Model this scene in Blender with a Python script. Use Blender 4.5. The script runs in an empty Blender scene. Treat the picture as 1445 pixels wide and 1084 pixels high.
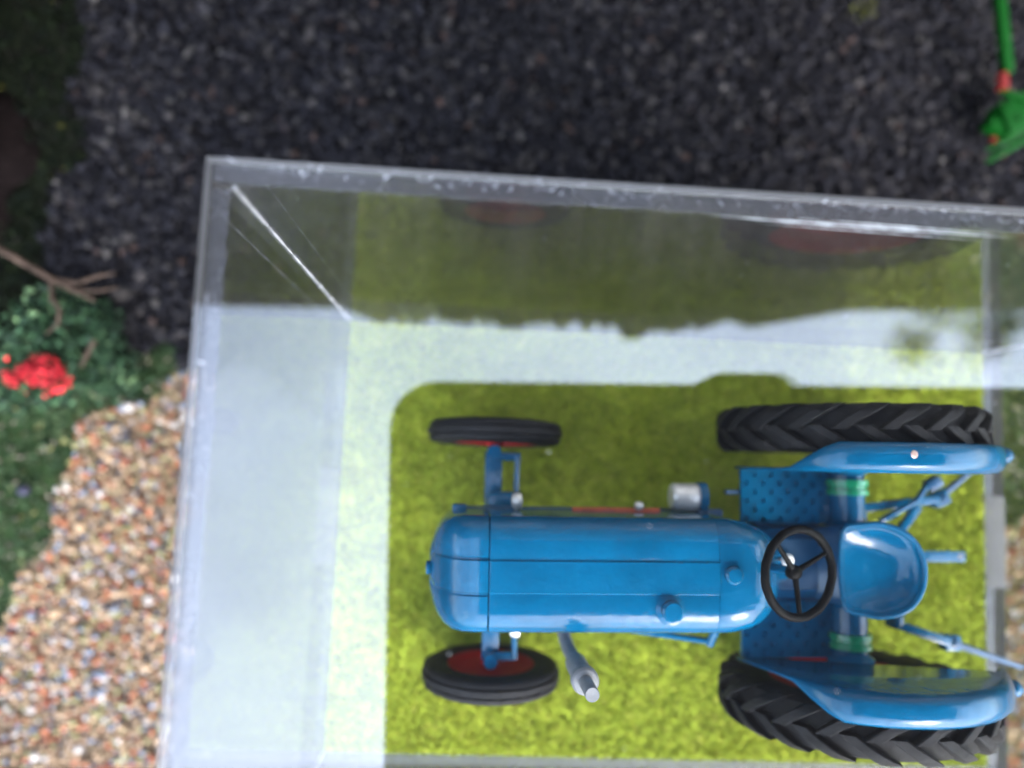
import bpy, bmesh, math, random
import numpy as np
from mathutils import Vector, Matrix
random.seed(5); rng = np.random.default_rng(5)
S = 0.01                       # everything below is written in centimetres; S turns it into metres
sc = bpy.context.scene
col = sc.collection
R = math.radians

# ------------------------------------------------------------------ camera, sky, sun, exposure
cam = bpy.data.cameras.new('camera'); camo = bpy.data.objects.new('camera', cam); col.objects.link(camo)
CAM = Vector((-2.828, -1.735, 10.524))
CR = Matrix(((0.997312, -0.0482218, -0.0551673), (0.0430832, 0.9949352, -0.090817), (0.0592673, 0.0881961, 0.9943384)))
camo.matrix_world = Matrix.Translation(CAM * S) @ CR.to_4x4()
cam.sensor_width = 36.0; cam.lens = 27.03
cam.clip_start = 0.0005; cam.clip_end = 100
cam.dof.use_dof = True; cam.dof.focus_distance = 6.9 * S; cam.dof.aperture_fstop = 15.0
sc.camera = camo

SUN_ELEV, SUN_AZ = 42.0, 305.0            # azimuth measured from +x, counter-clockwise
w = bpy.data.worlds.new('World'); sc.world = w; w.use_nodes = True
nt = w.node_tree; N = nt.nodes; L = nt.links; N.clear()
out = N.new('ShaderNodeOutputWorld'); bg = N.new('ShaderNodeBackground')
sky = N.new('ShaderNodeTexSky'); sky.sky_type = 'NISHITA'; sky.sun_disc = False
sky.sun_elevation = R(SUN_ELEV); sky.sun_rotation = R(90 - SUN_AZ); sky.dust_density = 1.2; sky.air_density = 1.2; sky.ozone_density = 1.0
hs = N.new('ShaderNodeHueSaturation'); hs.inputs['Saturation'].default_value = 0.60
tc = N.new('ShaderNodeTexCoord')
sep = N.new('ShaderNodeSeparateXYZ'); L.new(tc.outputs['Generated'], sep.inputs[0])
# overcast sky: brightness rises from horizon to zenith as (1 + 2 sin e) / 3
m1 = N.new('ShaderNodeMath'); m1.operation = 'MULTIPLY_ADD'; m1.use_clamp = False
m1.inputs[1].default_value = 2.0; m1.inputs[2].default_value = 1.0
mx = N.new('ShaderNodeMath'); mx.operation = 'MAXIMUM'; mx.inputs[1].default_value = 0.0
L.new(sep.outputs['Z'], mx.inputs[0]); L.new(mx.outputs[0], m1.inputs[0])
ns = N.new('ShaderNodeTexNoise'); ns.inputs['Scale'].default_value = 5.0; ns.inputs['Detail'].default_value = 5.0
L.new(tc.outputs['Generated'], ns.inputs['Vector'])
mr = N.new('ShaderNodeMapRange'); mr.inputs[1].default_value = 0.3; mr.inputs[2].default_value = 0.7
mr.inputs[3].default_value = 0.95; mr.inputs[4].default_value = 1.12
L.new(ns.outputs[0], mr.inputs[0])
mm = N.new('ShaderNodeMath'); mm.operation = 'MULTIPLY'; L.new(m1.outputs[0], mm.inputs[0]); L.new(mr.outputs[0], mm.inputs[1])
vm = N.new('ShaderNodeVectorMath'); vm.operation = 'SCALE'
L.new(sky.outputs[0], hs.inputs['Color']); L.new(hs.outputs[0], vm.inputs[0]); L.new(mm.outputs[0], vm.inputs['Scale'])
vt = N.new('ShaderNodeVectorMath'); vt.operation = 'MULTIPLY'; vt.inputs[1].default_value = (.97, .97, 1.0)
L.new(vm.outputs[0], vt.inputs[0]); L.new(vt.outputs[0], bg.inputs['Color']); bg.inputs['Strength'].default_value = 0.12
L.new(bg.outputs[0], out.inputs[0])

sl = bpy.data.lights.new('sun', 'SUN'); slo = bpy.data.objects.new('sun', sl); col.objects.link(slo)
sl.energy = 0.5; sl.angle = R(22); sl.color = (1.0, 0.97, 0.93)
dirn = Vector((math.cos(R(SUN_ELEV)) * math.cos(R(SUN_AZ)), math.cos(R(SUN_ELEV)) * math.sin(R(SUN_AZ)), math.sin(R(SUN_ELEV))))
slo.rotation_euler = dirn.to_track_quat('Z', 'Y').to_euler(); slo.location = dirn * 0.6

vs = sc.view_settings; vs.view_transform = 'Standard'; vs.look = 'None'; vs.gamma = 1.0; vs.use_curve_mapping = False
vs.exposure = 2.82
sc.cycles.use_denoising = True
sc.cycles.max_bounces = 9; sc.cycles.transparent_max_bounces = 32; sc.cycles.glossy_bounces = 6; sc.cycles.diffuse_bounces = 3
sc.cycles.sample_clamp_indirect = 6.0

# ------------------------------------------------------------------ helpers
def new_mat(name):
    m = bpy.data.materials.new(name); m.use_nodes = True
    n = m.node_tree.nodes; b = n['Principled BSDF']
    return m, m.node_tree, b
def coords(t, scale):
    c = t.nodes.new('ShaderNodeTexCoord'); mp = t.nodes.new('ShaderNodeMapping')
    mp.inputs['Scale'].default_value = (scale / S,) * 3
    t.links.new(c.outputs['Object'], mp.inputs[0]); return mp.outputs[0]
def noise(t, vec, scale, detail=4, rough=.55, dist=0):
    n = t.nodes.new('ShaderNodeTexNoise'); n.inputs['Scale'].default_value = scale; n.inputs['Detail'].default_value = detail
    n.inputs['Roughness'].default_value = rough; n.inputs['Distortion'].default_value = dist
    t.links.new(vec, n.inputs['Vector']); return n.outputs[0]
def ramp(t, fac, stops):
    r = t.nodes.new('ShaderNodeValToRGB'); e = r.color_ramp.elements
    while len(e) < len(stops): e.new(0.5)
    for k, (p, c) in enumerate(stops): e[k].position = p; e[k].color = (*c, 1)
    t.links.new(fac, r.inputs[0]); return r.outputs[0]
def bump(t, b, h, strength, dist):
    n = t.nodes.new('ShaderNodeBump'); n.inputs['Strength'].default_value = strength; n.inputs['Distance'].default_value = dist * S
    t.links.new(h, n.inputs['Height']); t.links.new(n.outputs[0], b.inputs['Normal'])
def basic(name, c, rough=.5, metal=0, coat=0, var=.12, vscale=3, bmp=0, bscale=20, spec=.5):
    m, t, b = new_mat(name); v = coords(t, 1)
    lo = tuple(x * (1 - var) for x in c); hi = tuple(min(1, x * (1 + var)) for x in c)
    t.links.new(ramp(t, noise(t, v, vscale, 5), [(.3, lo), (.7, hi)]), b.inputs['Base Color'])
    b.inputs['Metallic'].default_value = metal; b.inputs['Coat Weight'].default_value = coat
    b.inputs['Coat Roughness'].default_value = .06; b.inputs['Specular IOR Level'].default_value = spec
    rr = t.nodes.new('ShaderNodeMapRange'); rr.inputs[3].default_value = rough * .8; rr.inputs[4].default_value = min(1, rough * 1.25)
    t.links.new(noise(t, v, vscale * 4, 3), rr.inputs[0]); t.links.new(rr.outputs[0], b.inputs['Roughness'])
    if bmp: bump(t, b, noise(t, v, bscale, 4), .6, bmp)
    return m
def attr_mat(name, rough=.85, bmp=.01, bscale=60, spec=.3, sat=.15):
    m, t, b = new_mat(name); a = t.nodes.new('ShaderNodeAttribute'); a.attribute_name = 'Col'
    v = coords(t, 1); n = noise(t, v, 25, 4)
    mu = t.nodes.new('ShaderNodeMix'); mu.data_type = 'RGBA'; mu.blend_type = 'MULTIPLY'; mu.inputs[0].default_value = 1
    t.links.new(a.outputs['Color'], mu.inputs[6]); t.links.new(ramp(t, n, [(.3, (.75,) * 3), (.7, (1.15,) * 3)]), mu.inputs[7])
    t.links.new(mu.outputs[2], b.inputs['Base Color']); b.inputs['Roughness'].default_value = rough
    b.inputs['Specular IOR Level'].default_value = spec
    if bmp: bump(t, b, noise(t, v, bscale, 3), .5, bmp)
    return m

M = {}
# glossy brushed-on enamel with a slightly wavy surface
m, t, b = new_mat('blue_enamel'); v = coords(t, 1)
t.links.new(ramp(t, noise(t, v, 2.2, 5), [(.3, (.000, .058, .128)), (.7, (.0, .078, .170))]), b.inputs['Base Color'])
src = b.inputs['Base Color'].links[0].from_socket
du = t.nodes.new('ShaderNodeMix'); du.data_type = 'RGBA'; du.inputs[7].default_value = (.10, .14, .17, 1)
t.links.new(src, du.inputs[6])
dm = t.nodes.new('ShaderNodeMapRange'); dm.inputs[1].default_value = .60; dm.inputs[2].default_value = .80; dm.inputs[4].default_value = .25
t.links.new(noise(t, v, 14, 8, .75, .6), dm.inputs[0]); t.links.new(dm.outputs[0], du.inputs[0]); t.links.new(du.outputs[2], b.inputs['Base Color'])
b.inputs['Roughness'].default_value = .18; b.inputs['Specular IOR Level'].default_value = .10; b.inputs['Coat Weight'].default_value = .42; b.inputs['Coat Roughness'].default_value = .02
bump(t, b, noise(t, v, 6, 4, .5, .4), .8, .018); M['blue'] = m
M['blue_dull'] = basic('blue_dull', (.0005, .042, .105), .35, coat=.2, bmp=.008, bscale=12)
M['green'] = basic('green_enamel', (.0, .20, .09), .3, coat=.4, bmp=.006, bscale=10)
M['red'] = basic('red_enamel', (.28, .006, .008), .6, bmp=.006, bscale=10, spec=.08)
M['orange'] = basic('orange_primer', (.42, .075, .03), .6, var=.4, vscale=6)
M['rubber'] = basic('rubber', (.005, .005, .0058), .72, var=.35, vscale=5, bmp=.012, bscale=22, spec=.25)
M['black'] = basic('black_paint', (.002, .002, .0022), .45, bmp=.005, bscale=14, spec=.05)
M['silver'] = basic('silver_paint', (.62, .61, .60), .35, metal=.55, var=.2, vscale=6, bmp=.01, bscale=14)
M['steel'] = basic('steel_grey', (.15, .155, .165), .55, metal=.2, var=.15, vscale=8, bmp=.006, bscale=16)
M['white'] = basic('white_paint', (.75, .75, .74), .35, var=.08)
M['chalk'] = basic('chalk_white', (.22, .22, .235), .8, var=.3, vscale=20, spec=.1)
M['catch'] = basic('catch_white', (.085, .085, .088), .8, var=.06, spec=.1)
M['copper'] = basic('bare_metal', (.55, .38, .32), .4, metal=.5, var=.25, vscale=12)
M['plinth'] = basic('plinth_grey', (.021, .021, .0225), .9, var=.1, vscale=6, bmp=.004, bscale=30, spec=.08)
M['phone'] = basic('phone_case', (.010, .010, .011), .55, var=.2)
M['shade_screen'] = basic('shade_screen_cloth', (.28, .275, .27), .95, var=.35, vscale=.5, bmp=.05, bscale=4, spec=.1)
M['shade_flap'] = basic('shade_flap_cloth', (.03, .03, .03), .95, var=.3, vscale=.5, spec=.05)
M['earth'] = basic('earth', (.006, .0055, .006), .95, spec=.1, var=.4, vscale=2.5, bmp=.06, bscale=8)
M['sand'] = basic('sand', (.26, .19, .12), .95, var=.4, vscale=5, bmp=.05, bscale=12)
M['bark'] = basic('bark', (.038, .026, .019), .9, var=.6, vscale=6, bmp=.05, bscale=10, spec=.1)
M['wood_dark'] = basic('wood_dark', (.005, .0033, .0031), .95, var=.35, vscale=4, bmp=.03, bscale=9, spec=.04)
M['toygreen'] = basic('toy_green', (.001, .036, .003), .5, spec=.1)
M['toyred'] = basic('toy_red', (.12, .004, .003), .4)
M['stone'] = attr_mat('stone', .9, .012, 40, .12)
M['ground'] = attr_mat('ground_bed', .97, .03, 14, .08)
M['flock'] = attr_mat('flock', .95, 0, 60, .1)
M['leaf'] = attr_mat('leaf', .75, 0, 60, .25)

# clear acrylic sheet: straight-through transmission with a Fresnel mirror on both faces
def acrylic(name, tint, rough=.012, haze=0.0, haze_col=(.6, .6, .66), f0=.05):
    m = bpy.data.materials.new(name); m.use_nodes = True; t = m.node_tree; t.nodes.clear()
    o = t.nodes.new('ShaderNodeOutputMaterial'); mixs = t.nodes.new('ShaderNodeMixShader')
    tr = t.nodes.new('ShaderNodeBsdfTransparent'); tr.inputs[0].default_value = (*tint, 1)
    gl = t.nodes.new('ShaderNodeBsdfGlossy'); gl.inputs['Roughness'].default_value = rough
    lw = t.nodes.new('ShaderNodeLayerWeight'); lw.inputs[0].default_value = .5
    p5 = t.nodes.new('ShaderNodeMath'); p5.operation = 'POWER'; p5.inputs[1].default_value = 5
    t.links.new(lw.outputs['Facing'], p5.inputs[0])
    ma = t.nodes.new('ShaderNodeMath'); ma.operation = 'MULTIPLY_ADD'; ma.inputs[1].default_value = 1 - f0; ma.inputs[2].default_value = f0
    t.links.new(p5.outputs[0], ma.inputs[0]); t.links.new(ma.outputs[0], mixs.inputs[0])
    t.links.new(tr.outputs[0], mixs.inputs[1]); t.links.new(gl.outputs[0], mixs.inputs[2])
    last = mixs
    if haze:
        df = t.nodes.new('ShaderNodeBsdfDiffuse'); df.inputs[0].default_value = (*haze_col, 1)
        m2 = t.nodes.new('ShaderNodeMixShader'); v = coords(t, 1)
        sq = noise(t, v, 2.2, 6, .6, 1.5)
        fr = t.nodes.new('ShaderNodeMapRange'); fr.inputs[1].default_value = .35; fr.inputs[2].default_value = .75
        fr.inputs[3].default_value = haze * .6; fr.inputs[4].default_value = haze * 1.4
        t.links.new(sq, fr.inputs[0]); t.links.new(fr.outputs[0], m2.inputs[0])
        t.links.new(mixs.outputs[0], m2.inputs[1]); t.links.new(df.outputs[0], m2.inputs[2]); last = m2
    t.links.new(last.outputs[0], o.inputs[0]); return m
M['acrylic'] = acrylic('acrylic', (.985, .99, .985))
M['lid'] = acrylic('acrylic_lid', (.985, .99, .985), .008, .003, f0=.064)
# glued edge: milky, scuffed
m, t, b = new_mat('glue_bond'); v = coords(t, 1)
n1 = noise(t, v, 9, 6, .65, 2.5); n2 = noise(t, v, 1.1, 3)
t.links.new(ramp(t, n1, [(.0, (.034, .034, .041)), (.58, (.048, .048, .057)), (.66, (.16, .16, .18))]), b.inputs['Base Color'])
b.inputs['Roughness'].default_value = .45
al = t.nodes.new('ShaderNodeMapRange'); al.inputs[1].default_value = .35; al.inputs[2].default_value = .65
al.inputs[3].default_value = .62; al.inputs[4].default_value = .9
t.links.new(n2, al.inputs[0]); t.links.new(al.outputs[0], b.inputs['Alpha']); M['bond'] = m
m, t, b = new_mat('sawn_edge'); b.inputs['Base Color'].default_value = (.15, .15, .16, 1); b.inputs['Roughness'].default_value = .6; b.inputs['Alpha'].default_value = .75; M['sawn'] = m
m, t, b = new_mat('glue_bead'); b.inputs['Base Color'].default_value = (.62, .62, .66, 1); b.inputs['Roughness'].default_value = .25
v = coords(t, 1); al = t.nodes.new('ShaderNodeMapRange'); al.inputs[1].default_value = .3; al.inputs[2].default_value = .7
al.inputs[3].default_value = .25; al.inputs[4].default_value = .8
t.links.new(noise(t, v, 3.5, 4), al.inputs[0]); t.links.new(al.outputs[0], b.inputs['Alpha']); M['bead'] = m

def link(name, me, mat, parent=None):
    o = bpy.data.objects.new(name, me); col.objects.link(o)
    if mat is not None: me.materials.clear(); me.materials.append(M[mat])
    if parent: o.parent = parent
    return o
def finish(name, bm, mat, parent=None, smooth=35, loc=None, rot=None):
    bmesh.ops.recalc_face_normals(bm, faces=bm.faces)
    bmesh.ops.scale(bm, vec=(S, S, S), verts=bm.verts)
    me = bpy.data.meshes.new(name); bm.to_mesh(me); bm.free()
    if smooth:
        for p in me.polygons: p.use_smooth = True
        me.set_sharp_from_angle(angle=R(smooth))
    o = link(name, me, mat, parent)
    if loc: o.location = Vector(loc) * S
    if rot: o.rotation_euler = rot
    return o
def thing(name, label, cat, loc=(0, 0, 0), rz=0, group=None):
    o = bpy.data.objects.new(name, None); col.objects.link(o); o.empty_display_size = .01
    o.location = Vector(loc) * S; o.rotation_euler = (0, 0, R(rz)); tag(o, label, cat, group); return o
def tag(o, label=None, cat=None, group=None, kind=None):
    if label: o['label'] = label
    if cat: o['category'] = cat
    if group: o['group'] = group
    if kind: o['kind'] = kind
    return o
def box(bm, c, s, bev=0, rot=None, seg=2):
    r = bmesh.ops.create_cube(bm, size=1)['verts']
    bmesh.ops.scale(bm, vec=s, verts=r)
    fs = list({f for v in r for f in v.link_faces})
    if bev:
        es = list({e for f in fs for e in f.edges})
        g = bmesh.ops.bevel(bm, geom=es, offset=bev, segments=seg, affect='EDGES', profile=.6)
        r = list({v for f in g['faces'] for v in f.verts} | {v for v in r if v.is_valid})
        r = list({v for v in r if v.is_valid} | {v for vv in list(r) if vv.is_valid for f in vv.link_faces for v in f.verts})
    if rot is not None: bmesh.ops.rotate(bm, verts=r, cent=(0, 0, 0), matrix=rot)
    bmesh.ops.translate(bm, vec=c, verts=r)
def ring_loft(bm, rings, cap=True, closed=True):
    vr = [[bm.verts.new(p) for p in r] for r in rings]
    for a, c in zip(vr, vr[1:]):
        n = len(a)
        for i in range(n if closed else n - 1):
            j = (i + 1) % n
            try: bm.faces.new((a[i], a[j], c[j], c[i]))
            except ValueError: pass
    if cap and closed: bm.faces.new(vr[0]); bm.faces.new(vr[-1])
    return vr
def tube(bm, pts, rad, n=10, cap=True):
    pts = [Vector(p) for p in pts]; k = len(pts)
    if not hasattr(rad, '__len__'): rad = [rad] * k
    rings = []; up = Vector((0.13, 0.31, 0.94))
    for i, p in enumerate(pts):
        d = (pts[min(i + 1, k - 1)] - pts[max(i - 1, 0)]).normalized()
        if abs(d.dot(up)) > .97: up = Vector((.94, .2, .1))
        a = d.cross(up).normalized(); c = a.cross(d).normalized(); up = c if i else up
        rings.append([p + (a * math.cos(q) + c * math.sin(q)) * rad[i] for q in [2 * math.pi * j / n for j in range(n)]])
    ring_loft(bm, rings, cap)
def lathe(bm, prof, n=32, axis='Z', c=(0, 0, 0), torus=False):
    rings = []
    if torus: prof = list(prof) + [prof[0]]
    for r, h in prof:
        ring = []
        for j in range(n):
            q = 2 * math.pi * j / n; x, y = r * math.cos(q), r * math.sin(q)
            p = {'Z': (x, y, h), 'Y': (x, h, y), 'X': (h, x, y)}[axis]
            ring.append(Vector(p) + Vector(c))
        rings.append(ring)
    ring_loft(bm, rings, not torus)
    if torus: bmesh.ops.remove_doubles(bm, verts=bm.verts, dist=1e-4)
def cyl(bm, a, c, r, n=16, r2=None):
    tube(bm, [a, c], [r, r if r2 is None else r2], n)
def solidify(o, th):
    md = o.modifiers.new('solid', 'SOLIDIFY'); md.thickness = th * S; md.offset = 0

def scatter(name, mat, verts, faces, pos, scl, cols, parent=None, align=None, jitter=.22):
    """many small pieces in one mesh, all arrays in cm"""
    n = len(pos); bv = np.array(verts, float); bf = np.array(faces, int); k = len(bv)
    q = rng.normal(size=(n, 4)); q /= np.linalg.norm(q, axis=1)[:, None]
    if align is not None:                                # keep roughly upright: small tilt + free spin
        sp = rng.uniform(0, 2 * np.pi, n) / 2
        q = np.stack([np.cos(sp), rng.normal(size=n) * align, rng.normal(size=n) * align, np.sin(sp)], 1)
        q /= np.linalg.norm(q, axis=1)[:, None]
    a, x, y, z = q.T
    Rm = np.stack([np.stack([1 - 2 * (y * y + z * z), 2 * (x * y - z * a), 2 * (x * z + y * a)], 1),
                   np.stack([2 * (x * y + z * a), 1 - 2 * (x * x + z * z), 2 * (y * z - x * a)], 1),
                   np.stack([2 * (x * z - y * a), 2 * (y * z + x * a), 1 - 2 * (x * x + y * y)], 1)], 1)
    scl = np.asarray(scl, float)
    if scl.ndim == 1: scl = scl[:, None] * np.ones(3)
    v = bv[None] * (1 + rng.normal(size=(n, k, 1)) * jitter) * scl[:, None, :]
    v = np.einsum('nij,nkj->nki', Rm, v) + np.asarray(pos, float)[:, None, :]
    v = (v * S).reshape(-1, 3).astype(np.float32)
    f = (bf[None] + (np.arange(n) * k)[:, None, None]).reshape(-1, bf.shape[1])
    me = bpy.data.meshes.new(name); m_ = bf.shape[1]
    me.vertices.add(len(v)); me.vertices.foreach_set('co', v.ravel())
    me.loops.add(f.size); me.loops.foreach_set('vertex_index', f.ravel().astype(np.int32))
    me.polygons.add(len(f)); me.polygons.foreach_set('loop_start', (np.arange(len(f)) * m_).astype(np.int32))
    me.update(calc_edges=True)
    ca = me.color_attributes.new('Col', 'FLOAT_COLOR', 'POINT')
    c4 = np.ones((n, k, 4), np.float32); c4[:, :, :3] = np.asarray(cols)[:, None, :]
    ca.data.foreach_set('color', c4.ravel())
    return link(name, me, mat, parent)
PH = (1 + 5 ** .5) / 2
ICO_V = np.array([(-1, PH, 0), (1, PH, 0), (-1, -PH, 0), (1, -PH, 0), (0, -1, PH), (0, 1, PH), (0, -1, -PH), (0, 1, -PH), (PH, 0, -1), (PH, 0, 1), (-PH, 0, -1), (-PH, 0, 1)]) / 1.9
ICO_F = [(0, 11, 5), (0, 5, 1), (0, 1, 7), (0, 7, 10), (0, 10, 11), (1, 5, 9), (5, 11, 4), (11, 10, 2), (10, 7, 6), (7, 1, 8), (3, 9, 4), (3, 4, 2), (3, 2, 6), (3, 6, 8), (3, 8, 9), (4, 9, 5), (2, 4, 11), (6, 2, 10), (8, 6, 7), (9, 8, 1)]
LEAF_V = [(-.5, 0, 0), (0, -.32, .1), (.5, 0, .02), (0, .32, .1)]; LEAF_F = [(0, 1, 2, 3)]
BLADE_V = [(-.12, 0, 0), (.12, 0, 0), (.05, .18, 1)]; BLADE_F = [(0, 1, 2)]
def pick(palette, n, var=.18):
    wt = np.array([p[0] for p in palette], float); wt /= wt.sum()
    c = np.array([p[1] for p in palette])[rng.choice(len(palette), n, p=wt)]
    return np.clip(c * (1 + rng.normal(size=(n, 1)) * var), .003, .9)

# ------------------------------------------------------------------ the display ground
BX0, BX1, BY0, BY1, HT, TH = -4.5, 4.5, -5.712, 0.0, 5.499, .135     # inner base, case height, sheet thickness
GZ = -3.0                                             # the ground lies well below the case floor
GS = 1.238                                            # size of the things on the ground
def G(x, y, z=0.): return (-2.828 + (x + 2.828) * GS, -1.735 + (y + 1.735) * GS, GZ + z)
def height(x, y): return GZ + .10 * np.sin(x * .9 + 1) * np.sin(y * .8) + .06 * np.sin(x * 2.3 + y * 1.7)
def in_case(x, y, m=.36): return (x > BX0 - m) & (x < BX1 + m) & (y > BY0 - m) & (y < BY1 + m)
def wob(x, y): return .22 * np.sin(x * 2.1 + y * 1.3) + .16 * np.sin(y * 3.3 - x * 1.1) + .12 * np.sin(x * 5.1 + y * 4.7)
def zone(x, y):
    """0 dark gravel, 1 coloured gravel, 2 green turf, 3 dark moss, 4 plain ground dulled to dim the left wall view"""
    x = -2.828 + (x + 2.828) / GS; y = -1.735 + (y + 1.735) / GS
    q = wob(x, y); z = np.zeros(len(x), int)
    left = x < 0
    tan_left = left & (x < -5.2) & (y + q * .5 < -1.17 + .47 * (x + 7.31)) & (x + q * .5 > -8.1 + .25 * (y + 1.5))
    near = left & (x + q * .5 > -6.55) & (y < -.2)  # ground coloured dull here to dim what shows through the left wall
    tan_left &= ~near
    turf_left = left & (y + q < -.55) & ~tan_left & ((x < -6.9))
    z[turf_left] = 2; z[tan_left] = 1; z[near & (y + q < -1.0)] = 4
    z[left & (x + q * .8 < -8.7) & (y > -.6)] = 3
    rt = ~left & (x > 4.3)
    z[rt & (y + q < 2.3) & (y + q > -2.35)] = 2
    z[rt & (y + q <= -2.35)] = 1
    z[(y < -6.2) & (x > -4.5)] = 1
    return z
nx, ny = 209, 177
gx, gy = np.meshgrid(np.linspace(-26, 26, nx), np.linspace(-22, 22, ny))
bm = bmesh.new(); gv = [bm.verts.new((x, y, z)) for x, y, z in zip(gx.ravel(), gy.ravel(), (height(gx, gy) - .05).ravel())]
for j in range(ny - 1):
    for i in range(nx - 1): k = j * nx + i; bm.faces.new((gv[k], gv[k + 1], gv[k + nx + 1], gv[k + nx]))
g = finish('ground', bm, 'ground', smooth=180); tag(g, 'bedded earth under the gravel and turf', 'ground', kind='structure')
zc = np.array([(.006, .0055, .006), (.14, .10, .065), (.018, .036, .012), (.006, .008, .004), (.060, .062, .060)])[zone(gx.ravel(), gy.ravel())]
ca = g.data.color_attributes.new('Col', 'FLOAT_COLOR', 'POINT')
ca.data.foreach_set('color', np.concatenate([zc, np.ones((len(zc), 1))], 1).astype(np.float32).ravel())
def field(n, x0, x1, y0, y1, want):
    x = rng.uniform(x0, x1, n); y = rng.uniform(y0, y1, n)
    k = (zone(x, y) == want) & ~in_case(x, y); return x[k], y[k]
x, y = field(80000, -14.5, 9.5, -9, 9.2, 0)
n = len(x); r = (rng.gamma(3.2, .0085, n) + .014) * GS
c = pick([(30, (.006, .0059, .008)), (38, (.010, .0098, .0125)), (22, (.018, .017, .019)), (9, (.032, .029, .028)), (1.3, (.045, .029, .024)), (1.6, (.06, .056, .052))], n)
o = scatter('dark_gravel', 'stone', ICO_V, ICO_F, np.stack([x, y, height(x, y) + rng.uniform(-.03, .07, n)], 1), np.stack([r * 1.15, r, r * .8], 1), c)
tag(o, 'loose dark slate gravel spread around the acrylic case', 'gravel', kind='stuff')
x, y = field(78000, -13, 9, -10, 3, 1)
n = len(x); r = (rng.gamma(4, .0060, n) + .011) * GS
c = pick([(30, (.24, .165, .10)), (22, (.18, .125, .08)), (13, (.23, .085, .045)), (6, (.16, .05, .035)), (9, (.30, .27, .24)), (10, (.13, .145, .175)), (4, (.05, .048, .055)), (14, (.17, .155, .075))], n)
o = scatter('coloured_gravel', 'stone', ICO_V, ICO_F, np.stack([x, y, height(x, y) + rng.uniform(-.03, .08, n)], 1), np.stack([r * 1.1, r, r * .85], 1), c)
tag(o, 'fine tan, orange and grey gravel path beside the case', 'gravel', kind='stuff')
x, y = field(90000, -14, 9, -9, 4, 2)
n = len(x); r = rng.uniform(.05, .12, n) * GS
c = pick([(40, (.028, .047, .022)), (26, (.046, .066, .030)), (18, (.016, .030, .015)), (5, (.10, .10, .04)), (10, (.15, .13, .10))], n)
o = scatter('green_turf', 'flock', LEAF_V, LEAF_F, np.stack([x, y, height(x, y) + rng.uniform(-.04, .12, n)], 1), r, c)
tag(o, 'loose green flock turf edging the gravel path', 'turf', kind='stuff')
x, y = field(20000, -15, -8, -1.5, 10, 3)
n = len(x); r = rng.uniform(.06, .14, n) * GS
c = pick([(40, (.003, .0055, .002)), (30, (.0055, .009, .003)), (20, (.004, .0035, .0025)), (.5, (.03, .03, .005))], n)
o = scatter('moss', 'flock', LEAF_V, LEAF_F, np.stack([x, y, height(x, y) + rng.uniform(-.04, .16, n)], 1), r, c)
tag(o, 'dark olive moss strip along the gravel edge', 'moss', kind='stuff')

# ------------------------------------------------------------------ acrylic display case
case = thing('display_case', 'clear acrylic display case with glued edges covering the blue toy tractor', 'display case', (0, (BY0 + BY1) / 2, GZ))
CO = Vector((0, (BY0 + BY1) / 2, GZ))
def cpart(name, bm, mat, smooth=35, parent=None):
    bmesh.ops.translate(bm, vec=-CO, verts=bm.verts); return finish(name, bm, mat, parent or case, smooth)
def slab(name, a, c, mat, bev=.006, parent=None):
    a, c = Vector(a), Vector(c); bm = bmesh.new(); box(bm, (a + c) / 2, c - a, bev, seg=1); return cpart(name, bm, mat, 30, parent)
PB = .31; e = .004
plinth = slab('plinth', (BX0 - PB, BY0 - PB, GZ - .1), (BX1 + PB, BY1 + PB, -.03), 'plinth', .02)
for sx in (-1, 1):
    xm = (BX1 + PB / 2 + .002) * sx
    slab('white_catch', (xm - .15, -3.31, -.06), (xm + .15, -2.03, -.024), 'catch', .004, plinth)
zl = HT - TH                                          # underside of the lid
lid = slab('lid', (BX0 - TH, BY0 - TH, zl), (BX1 + TH, BY1 + TH, HT), 'lid', .008)
lid.data.materials.append(M['sawn'])
for p in lid.data.polygons:
    if abs(p.normal.z) < .3: p.material_index = 1
zw = zl - e * 2
bw = slab('back_wall', (BX0 - TH, BY1, -.026), (BX1 + TH, BY1 + TH, zw), 'acrylic')
fw = slab('front_wall', (BX0 - TH, BY0 - TH, -.026), (BX1 + TH, BY0, zw), 'acrylic')
lw_ = slab('left_wall', (BX0 - TH, BY0 + e, -.026), (BX0, BY1 - e, zw), 'acrylic')
rw = slab('right_wall', (BX1, BY0 + e, -.026), (BX1 + TH, BY1 - e, zw), 'acrylic')
# milky glue line between lid and walls
def strip(x0, y0, x1, y1, n=90):
    bm = bmesh.new(); z = zl - e; lon = abs(x1 - x0) > abs(y1 - y0); rows = []
    for i in range(n + 1):
        f = i / n; j0 = random.uniform(-.006, .010); j1 = random.uniform(-.004, .006)
        if lon: x = x0 + (x1 - x0) * f; rows.append((bm.verts.new((x, y0 + j0, z)), bm.verts.new((x, y1 + j1, z))))
        else: yy = y0 + (y1 - y0) * f; rows.append((bm.verts.new((x0 + j1, yy, z)), bm.verts.new((x1 + j0, yy, z))))
    for a, c in zip(rows, rows[1:]): bm.faces.new((a[0], a[1], c[1], c[0]))
    return cpart('glue_line', bm, 'bond', 0)
strip(BX0 - TH + .01, BY1 + .004, BX1 + TH - .01, BY1 + TH - .012)
strip(BX0 - TH + .01, BY0 - TH + .012, BX1 + TH - .01, BY0 - .004)
strip(BX0 - TH + .012, BY0 + .01, BX0 - .004, BY1 - .03)
strip(BX1 + .004, BY0 + .01, BX1 + TH - .012, BY1 - .03)
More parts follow.
